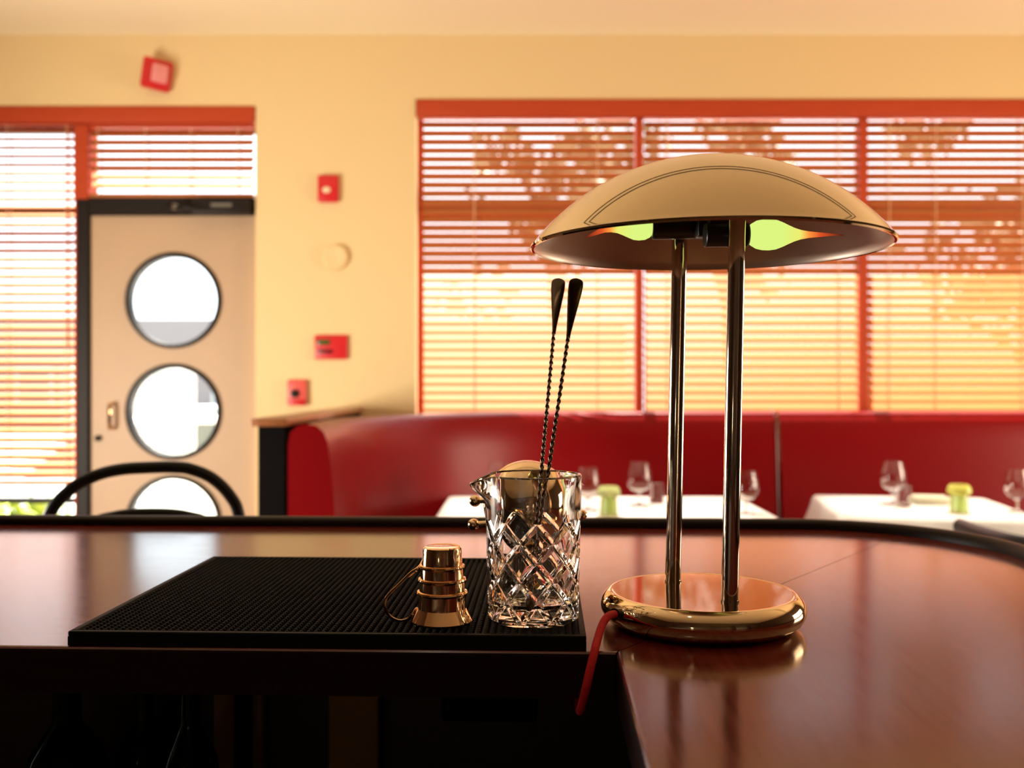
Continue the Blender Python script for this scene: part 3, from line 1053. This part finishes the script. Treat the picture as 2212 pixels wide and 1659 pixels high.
def cutd(th, z):
    if z > zp + .0012 or z < .0030: return 0.0
    a = (th + pi / 2 - .055) * 9 / (2 * pi)
    b = (zp - z) / (2 * hh)
    d = 1e9
    for q in (a + b, a - b):
        fq = abs((q + .5) % 1.0 - .5)
        # perpendicular distance in metres to the cut line
        d = min(d, fq * 2 * .0152 * hh * 2 / sqrt((.0152 * 2) ** 2 + (hh * 2) ** 2))
    w = .0030
    fade = min(1, max(0, (zp + .0012 - z) / .0012))
    return .0022 * max(0, 1 - d / w) * fade


zrow = [.0, .0008, .0018] + [.0026 + (.1 - .0026) * i / 150 for i in range(151)] + [.1 + (HG - .0016 - .1) * i / 14 for i in range(1, 15)]
rings = []
for z in zrow:
    ring = []
    for kk in range(N):
        th = 2 * pi * kk / N
        r = rad_g(z) - cutd(th, z)
        if z < .0026: r -= (.0026 - z) * 1.0
        dr, dz = spout(th, z)
        ring.append(bm.verts.new(((r + dr) * cos(th), (r + dr) * sin(th), z + dz)))
    rings.append(ring)
# rim
for o, z in ((-.0008, HG - .0004), (-.0020, HG), (-.0032, HG - .0004), (-.0040, HG - .0016)):
    ring = []
    for kk in range(N):
        th = 2 * pi * kk / N
        dr, dz = spout(th, z)
        r = rad_g(z) + o + dr
        ring.append(bm.verts.new((r * cos(th), r * sin(th), z + dz)))
    rings.append(ring)
for z in [HG - .006 - (HG - .006 - .020) * i / 24 for i in range(25)]:
    ring = []
    for kk in range(N):
        th = 2 * pi * kk / N
        dr, dz = spout(th, z)
        wob = .00035 * sin(5 * th + 60 * z) * sin(3 * th - 90 * z)
        r = rad_g(z) - .0042 - .0010 * (1 - z / HG) + dr + wob
        ring.append(bm.verts.new((r * cos(th), r * sin(th), z + dz)))
    rings.append(ring)
for r, z in ((.0365, .0165), (.032, .0148), (.015, .0140)):
    rings.append([bm.verts.new((r * cos(2 * pi * kk / N), r * sin(2 * pi * kk / N), z)) for kk in range(N)])
for a, b in zip(rings[:-1], rings[1:]):
    for kk in range(N): bm.faces.new((a[kk], a[(kk + 1) % N], b[(kk + 1) % N], b[kk]))
c = bm.verts.new((0, 0, .0138))
for kk in range(N): bm.faces.new((rings[-1][kk], rings[-1][(kk + 1) % N], c))
# punt under the base
un = [[bm.verts.new((r * cos(2 * pi * kk / N), r * sin(2 * pi * kk / N), z)) for kk in range(N)] for r, z in ((.036, .0), (.030, .0020))]
un = [rings[0]] + un
for a, b in zip(un[:-1], un[1:]):
    for kk in range(N): bm.faces.new((a[kk], b[kk], b[(kk + 1) % N], a[(kk + 1) % N]))
c = bm.verts.new((0, 0, .0026))
for kk in range(N): bm.faces.new((un[-1][kk], c, un[-1][(kk + 1) % N]))
obj('cut_glass_body', bm, M_glass, glass, smooth=24)


# ------------------------------------------------------------------ bar spoons
def spoon(label, pxt, xr, dy):
    z0 = ZM + .0004 + .0185
    Yb, Yr, zrim = .906 + dy, .9685 - dy * .2, ZM + HG - .001
    sl = (Yr - Yb) / (zrim - z0)
    kz = (CY - 602) / F
    Yt = (Yb + sl * (CAMZ - z0)) / (1 - sl * kz)
    zt_ = CAMZ + kz * Yt
    top = Vector((X(pxt, Yt), Yt, zt_))
    rim = Vector((xr, Yr, zrim))
    d = (top - rim).normalized()
    bot = rim - d * ((rim.z - z0) / d.z)
    L = (top - bot).length
    t = thing('bar_spoon', label, 'bar spoon', bot, 0)
    Lp = .073
    n = 330
    bm = B()
    pts = [d * ((L - Lp + .004) * i / n) for i in range(n + 1)]
    rr = [.0018] * (n + 1)
    tw = 2 * pi * (L - Lp) / .0155 / n
    tube(bm, pts, rr, 12, twist=tw, lobes=.32)
    obj('twisted_stem', bm, M_darkmetal, t, smooth=60)
    bm = B()   # flat paddle end
    prof = [(0, .0022), (.10, .0027), (.25, .0038), (.42, .0052), (.60, .0066), (.76, .0077), (.88, .0081), (.94, .0077), (.975, .0064), (.993, .0042), (1.0, .0015)]
    side = Vector((1, 0, 0)); side = (side - d * side.dot(d)).normalized()
    dep = d.cross(side)
    rings = []
    for q, w in prof:
        c = d * (L - Lp + Lp * q)
        th = .0021 if q < .9 else .0021 * (1 - (q - .9) * 4)
        ring = []
        for kk in range(20):
            a = 2 * pi * kk / 20
            ca, sa = cos(a), sin(a)
            sc = (abs(ca) ** 3 + abs(sa) ** 3) ** (-1 / 3)
            ring.append(bm.verts.new(c + side * (w * ca * sc) + dep * (th * sa * sc)))
        rings.append(ring)
    for a, b in zip(rings[:-1], rings[1:]):
        for kk in range(20): bm.faces.new((a[kk], a[(kk + 1) % 20], b[(kk + 1) % 20], b[kk]))
    bm.faces.new(rings[0][::-1]); bm.faces.new(rings[-1])
    obj('paddle', bm, M_darkmetal, t, smooth=50)
    bm = B()
    M = Matrix.Rotation(Vector((0, 0, 1)).angle(d), 4, Vector((0, 0, 1)).cross(d))
    lathe(bm, [(0, -.003), (.003, -.0015), (.0042, .003), (.0034, .009), (.0018, .014)], 16, M=M)
    obj('tip', bm, M_darkmetal, t)


spoon('dark twisted bar spoon standing in the mixing glass, left of the pair', 1207, .0298, -.009)
spoon('dark twisted bar spoon standing in the mixing glass, right of the pair', 1246, .0366, .009)

# ------------------------------------------------------------------ brass domed vessel behind the glass
BY = 1.085
t = thing('brass_globe', 'round polished brass globe with ball tipped pegs behind the mixing glass', 'ornament', (X(1139, BY), BY, ZM + .0004))
zc = Z(1089, BY) - ZM - .0004
Rd = 96 / F * BY * .985
bm = B()
pr = [(0, 0), (.030, 0), (.032, .003), (.028, .007), (.016, .014), (.014, zc - Rd * .96)]
a0 = -math.acos(.014 / Rd)
pr += [(Rd * cos(a0 + (pi / 2 - a0) * q / 30), zc + Rd * sin(a0 + (pi / 2 - a0) * q / 30)) for q in range(30)] + [(0, zc + Rd)]
lathe(bm, pr, 72); obj('globe_body', bm, M_brass, t)
for (px, py, x1) in ((1026, 1082, 1056), (1023, 1133, 1066)):
    bm = B()
    p0 = at(px, py, BY) - Vector(t.location); p1 = at(x1, py - 3, BY) - Vector(t.location)
    tube(bm, [p1 + Vector((.006, 0, 0)), p0], .0034, 10)
    lathe(bm, [(.0066 * sin(pi * q / 10), -.0066 * cos(pi * q / 10)) for q in range(11)], 16, c=p0)
    obj('peg', bm, M_brass, t)
bm = B()
p0 = at(1258, 1112, BY) - Vector(t.location)
tube(bm, [p0 - Vector((.016, 0, .002)), p0], .0034, 10)
lathe(bm, [(.0055 * sin(pi * q / 10), -.0055 * cos(pi * q / 10)) for q in range(11)], 16, c=p0)
obj('peg', bm, M_copper, t)

# ------------------------------------------------------------------ the brass lamp
LX, LY = .1905, .967
lampo = thing('table_lamp', 'brass mushroom table lamp with two poles and lit flame bulbs', 'lamp', (LX, LY, ZB + .0004))


def L(x, y, z): return Vector((x - LX, y - LY, z - (ZB + .0004)))


bm = B()
HB = .0325
pr = [(0, 0), (.082, 0), (.090, .0015), (.0975, .0070), (.1010, .0140), (.1012, .0185), (.0995, .0245), (.0965, .0285), (.0935, .0312), (.0915, .0324), (.0902, .0325), (.0890, .0322), (.0885, .0320), (.0880, .0320), (.086, .0320), (.02, .0320), (0, .0320)]
lathe(bm, pr, 128); obj('base', bm, M_brass, lampo, smooth=40)
LEAN = .0195
SX, SY, ZR = .1965, .967, CAMZ + .1393     # shade centre and rim height
RS, HS = .1768, .0862
Rcap = (RS * RS + HS * HS) / (2 * HS)


def cap_z(r): return ZR + HS - Rcap + sqrt(max(0, Rcap ** 2 - r * r))


for px, py in ((.1695, 1.014), (.2080, .920)):
    bm = B()
    z0 = ZB + HB - .0004
    r = sqrt((px + LEAN * .37 - SX) ** 2 + (py - SY) ** 2)
    z1 = cap_z(r) - .003
    a = L(px, py, z0); b = L(px + LEAN * (z1 - z0), py, z1)
    tube(bm, [a, a.lerp(b, .5), b], .0082, 32, up=(0, 1, 0))
    d = (b - a).normalized()
    tube(bm, [a - d * .0, a + d * .0022], .0092, 32, up=(0, 1, 0))
    obj('pole', bm, M_pole, lampo)
bm = B()
prof, mis = [], []
n = 40
amax = math.asin(RS / Rcap)
for i in range(n + 1):
    a = amax * i / n
    prof.append((Rcap * sin(a), HS - Rcap + Rcap * cos(a)))
prof[0] = (0, HS)
prof += [(RS + .0012, -.0010), (RS + .0014, -.0030), (RS, -.0044), (RS - .0022, -.0040), (RS - .0030, -.0022)]
Ri_ = Rcap - .0022
for i in range(n, -1, -1):
    a = amax * i / n * .984
    prof.append((Ri_ * sin(a), HS - Rcap + Ri_ * cos(a)))
prof[-1] = (0, HS - .0022)
mis = [0] * (n + 4) + [1] * (len(prof) - 1 - (n + 4))
lathe(bm, prof, 160, c=L(SX, SY, ZR), mis=mis)
obj('shade', bm, None, lampo, smooth=40, mats=[M_pale_brass, M_satin])


def bulb(side):
    if side < 0:
        Y = .992
        cz = CAMZ + .1668
        path = [(1409, 486), (1402, 486.3), (1392, 487), (1380, 487.5), (1368, 488), (1356, 488.5), (1344, 489.5), (1332, 490.5), (1318, 492.5), (1304, 496), (1288, 503), (1274, 509), (1264, 513)]
        rr = [.0095, .0128, .0148, .0152, .0143, .0118, .0088, .0062, .0044, .0032, .0022, .0012, .0004]
        s0, s1 = (1508, 484), (1407, 486.5)
        rs = .0150
        hot, tip = X(1365, Y), X(1266, Y)
    else:
        Y = .942
        path = [(1614, 507), (1622, 507), (1634, 507), (1648, 507), (1662, 507), (1676, 507), (1690, 507), (1703, 507), (1716, 507), (1730, 507), (1748, 507), (1772, 507), (1796, 507), (1822, 508)]
        rr = [.0065, .0105, .0137, .0151, .0153, .0144, .0120, .0092, .0066, .0046, .0032, .0022, .0012, .0004]
        s0, s1 = (1522, 508), (1616, 507)
        rs = .0118
        hot, tip = X(1680, Y), X(1815, Y)
    sk = B()
    a, b = L(*at(*s0, Y)), L(*at(*s1, Y))
    tube(sk, [a, a.lerp(b, .02), a.lerp(b, .96), b], [rs * .9, rs, rs, rs * .92], 28)
    so = obj('bulb_socket', sk, M_socket, lampo)
    bm = B()
    P = [L(*at(px, py, Y)) for px, py in path]
    tube(bm, P, rr, 28)
    obj('flame_bulb', bm, bulb_mat('lit_flame_bulb_%s' % ('bent' if side < 0 else 'straight'), hot - LX, tip - LX), so, smooth=60)


bulb(-1)
bulb(1)
bm = B()   # bracket between sockets, and the cross bar to both poles
p = L(*at(1512, 492, .97))
box(bm, p.x - .004, p.x + .022, p.y - .012, p.y + .014, p.z - .010, p.z + .020, .002)
box(bm, p.x + .004, p.x + .030, p.y - .028, p.y - .012, p.z - .016, p.z + .010, .002)
obj('socket_bracket', bm, M_socket, lampo)
bm = B()
za = ZR + .058
tube(bm, [L(.1695 + LEAN * .4, 1.014, za), L(.2080 + LEAN * .4, .920, za)], .004, 10)
obj('cross_bar', bm, M_pole, lampo)
bm = B()
cpts = [at(1338, 1327, .925), at(1326, 1327, .915), at(1312, 1333, .902), at(1300, 1352, .889), at(1290, 1384, .868), at(1284, 1408, .8535), at(1275, 1445, .846), at(1265, 1490, .845), at(1257, 1522, .856), at(1252, 1536, .885), at(1250, 1520, .93), at(1248, 1480, .98)]
tube(bm, [L(*p) for p in catmull(cpts, 8)], .0038, 14); obj('power_cord', bm, M_cord, lampo)
bm = B()
g0, g1 = L(*at(1345, 1325, .930)), L(*at(1327, 1327, .9165))
tube(bm, [g0, g1], .0058, 14); obj('cord_grommet', bm, M_socket, lampo)

# ------------------------------------------------------------------ outside
ZG = -.40
bm = B(); box(bm, -30, 34, YT + .001, 60, ZG - .1, ZG); structure(obj('street_ground', bm, M_concrete, smooth=0))
t = thing('street_awning', 'burgundy canvas awning outside over the wide window', 'awning', ((WX0 + WX1) / 2, YT, 3.12))
w = (WX1 - WX0) / 2 + .15
bm = B()
v = [bm.verts.new(q) for q in ((-w, .005, .30), (w, .005, .30), (w, .37, 0), (-w, .37, 0), (-w, .005, .285), (w, .005, .285), (w, .37, -.015), (-w, .37, -.015))]
for f in ((0, 1, 2, 3), (7, 6, 5, 4), (0, 4, 5, 1), (1, 5, 6, 2), (2, 6, 7, 3), (3, 7, 4, 0)): bm.faces.new([v[i] for i in f])
obj('canvas', bm, M_awning, t, smooth=0)
bm = B(); tube(bm, [(-w, .37, -.01), (w, .37, -.01)], .015, 8); obj('front_bar', bm, M_bronze, t)

t = thing('street_building', 'low grey building across the street seen through the door portholes', 'building', (-6, 34, ZG))
bm = B(); box(bm, -13, 10, 0, 8, 0, Z(690, 34) - ZG); obj('wall', bm, M_facade, t, smooth=0)
for i in range(9):
    bm = B(); x = -11.5 + 2.3 * i
    box(bm, x, x + 1.3, -.06, .02, .9, 2.3, .02, 1); f = obj('shop_window', bm, M_facade_w, t)
    bm = B(); box(bm, x + .1, x + 1.2, -.08, -.05, 1.0, 2.2); obj('pane', bm, M_darkglass, f, smooth=0)


def car(label, x, y, rz):
    t = thing('parked_car', label, 'car', (x, y, ZG), rz)
    bm = B()
    side = [(-2.1, .30), (-2.12, .62), (-1.95, .78), (-1.25, .86), (-.75, 1.28), (-.3, 1.42), (.65, 1.42), (1.25, 1.22), (1.65, .95), (2.05, .90), (2.12, .60), (2.08, .30)]
    l = [bm.verts.new((a, -.82, b)) for a, b in side]
    r = [bm.verts.new((a, .82, b)) for a, b in side]
    bm.faces.new(l); bm.faces.new(r[::-1])
    m = len(side)
    for k in range(m): bm.faces.new((l[k], l[(k + 1) % m], r[(k + 1) % m], r[k]))
    bmesh.ops.bevel(bm, geom=bm.edges[:], offset=.05, segments=2, profile=.5, affect='EDGES')
    obj('body', bm, M_carpaint, t)
    for s in (-1, 1):
        bm = B()
        q = [(-1.05, .90), (-.62, 1.26), (-.25, 1.36), (.62, 1.36), (1.1, 1.18), (1.45, .93)]
        a = [bm.verts.new((u, s * .835, z)) for u, z in q]; b = [bm.verts.new((u, s * .80, z)) for u, z in q]
        bm.faces.new(a); bm.faces.new(b[::-1])
        for k in range(6): bm.faces.new((a[k], a[(k + 1) % 6], b[(k + 1) % 6], b[k]))
        obj('side_window', bm, M_darkglass, t, smooth=0)
        for wx in (-1.3, 1.3):
            bm = B()
            lathe(bm, [(0, -.1), (.30, -.1), (.33, -.06), (.33, .06), (.30, .1), (0, .1)], 28, M=Matrix.Translation((wx, s * .76, .331)) @ Matrix.Rotation(pi / 2, 4, 'X'))
            wh = obj('wheel', bm, M_tyre, t)
            bm = B()
            lathe(bm, [(0, -.02), (.19, -.02), (.20, 0), (.19, .02), (0, .02)], 24, M=Matrix.Translation((wx, s * .865, .331)) @ Matrix.Rotation(pi / 2, 4, 'X'))
            obj('hubcap', bm, M_steel, wh)


car('white car parked across the street, seen through the middle porthole', -3.9, 13.0, radians(4))
car('white car parked close to the door, seen through the lower porthole', -3.1, 9.0, radians(2))


def tree(label, x, y, h, r, seed, nleaf=1300):
    rnd = random.Random(seed)
    t = thing('street_tree', label, 'tree', (x, y, ZG), 0, 'trees along the street')
    bm = B()
    tube(bm, [(0, 0, 0), (.05, 0, h * .3), (-.04, .02, h * .6), (0, 0, h * .8)], [.16, .12, .09, .04], 10)
    for q in range(7):
        a = rnd.uniform(0, 6.28)
        z = h * rnd.uniform(.35, .65)
        tube(bm, [(0, 0, z), (r * .4 * cos(a), r * .4 * sin(a), z + h * .12), (r * .8 * cos(a), r * .8 * sin(a), z + h * .18)], [.06, .04, .015], 6)
    obj('trunk', bm, M_bark, t)
    bm = B()
    cl = [(Vector((rnd.gauss(0, .45) * r, rnd.gauss(0, .45) * r, h * .68 + rnd.gauss(0, .16) * h)), rnd.uniform(.25, .55) * r) for _ in range(16)]
    for i in range(nleaf):
        c, cr = rnd.choice(cl)
        d = Vector((rnd.gauss(0, 1), rnd.gauss(0, 1), rnd.gauss(0, 1))).normalized() * cr * rnd.uniform(.4, 1)
        p = c + d
        s = rnd.uniform(.10, .22)
        M = Matrix.Translation(p) @ Matrix.Rotation(rnd.uniform(0, 6.28), 4, Vector((rnd.gauss(0, 1), rnd.gauss(0, 1), rnd.gauss(0, 1))).normalized())
        bm.faces.new([bm.verts.new(M @ Vector(q)) for q in ((-s, 0, 0), (0, -s * .5, .02), (s, 0, 0), (0, s * .5, .02))])
    obj('foliage', bm, M_leaf, t, smooth=0)


tree('leafy tree outside behind the left bay of the wide window', 0.6, 13.5, 6.3, 1.6, 11, 560)
tree('leafy tree outside behind the middle bay of the wide window', 3.9, 17.5, 7.4, 1.8, 12)
tree('leafy tree outside behind the right bay of the wide window', 7.3, 12.0, 6.0, 2.2, 13, 2200)
bm = B()
rnd = random.Random(4)
for i in range(1200):
    M = Matrix.Translation((rnd.uniform(-.55, .35), rnd.uniform(-.15, .15), rnd.uniform(.15, .99))) @ Matrix.Rotation(rnd.uniform(0, 6.28), 4, Vector((rnd.gauss(0, 1), rnd.gauss(0, 1), rnd.gauss(0, 1))).normalized())
    bm.faces.new([bm.verts.new(M @ Vector(q)) for q in ((-.06, 0, 0), (0, -.025, .01), (.06, 0, 0), (0, .025, .01))])
t = thing('street_hedge', 'yellow green hedge outside at the foot of the sidelight', 'hedge', (-3.1, 5.9, ZG))
obj('foliage', bm, M_hedge, t, smooth=0)
bm = B(); box(bm, -.62, .62, -.17, .17, 0, .25, .01); obj('planter', bm, M_concrete, t)
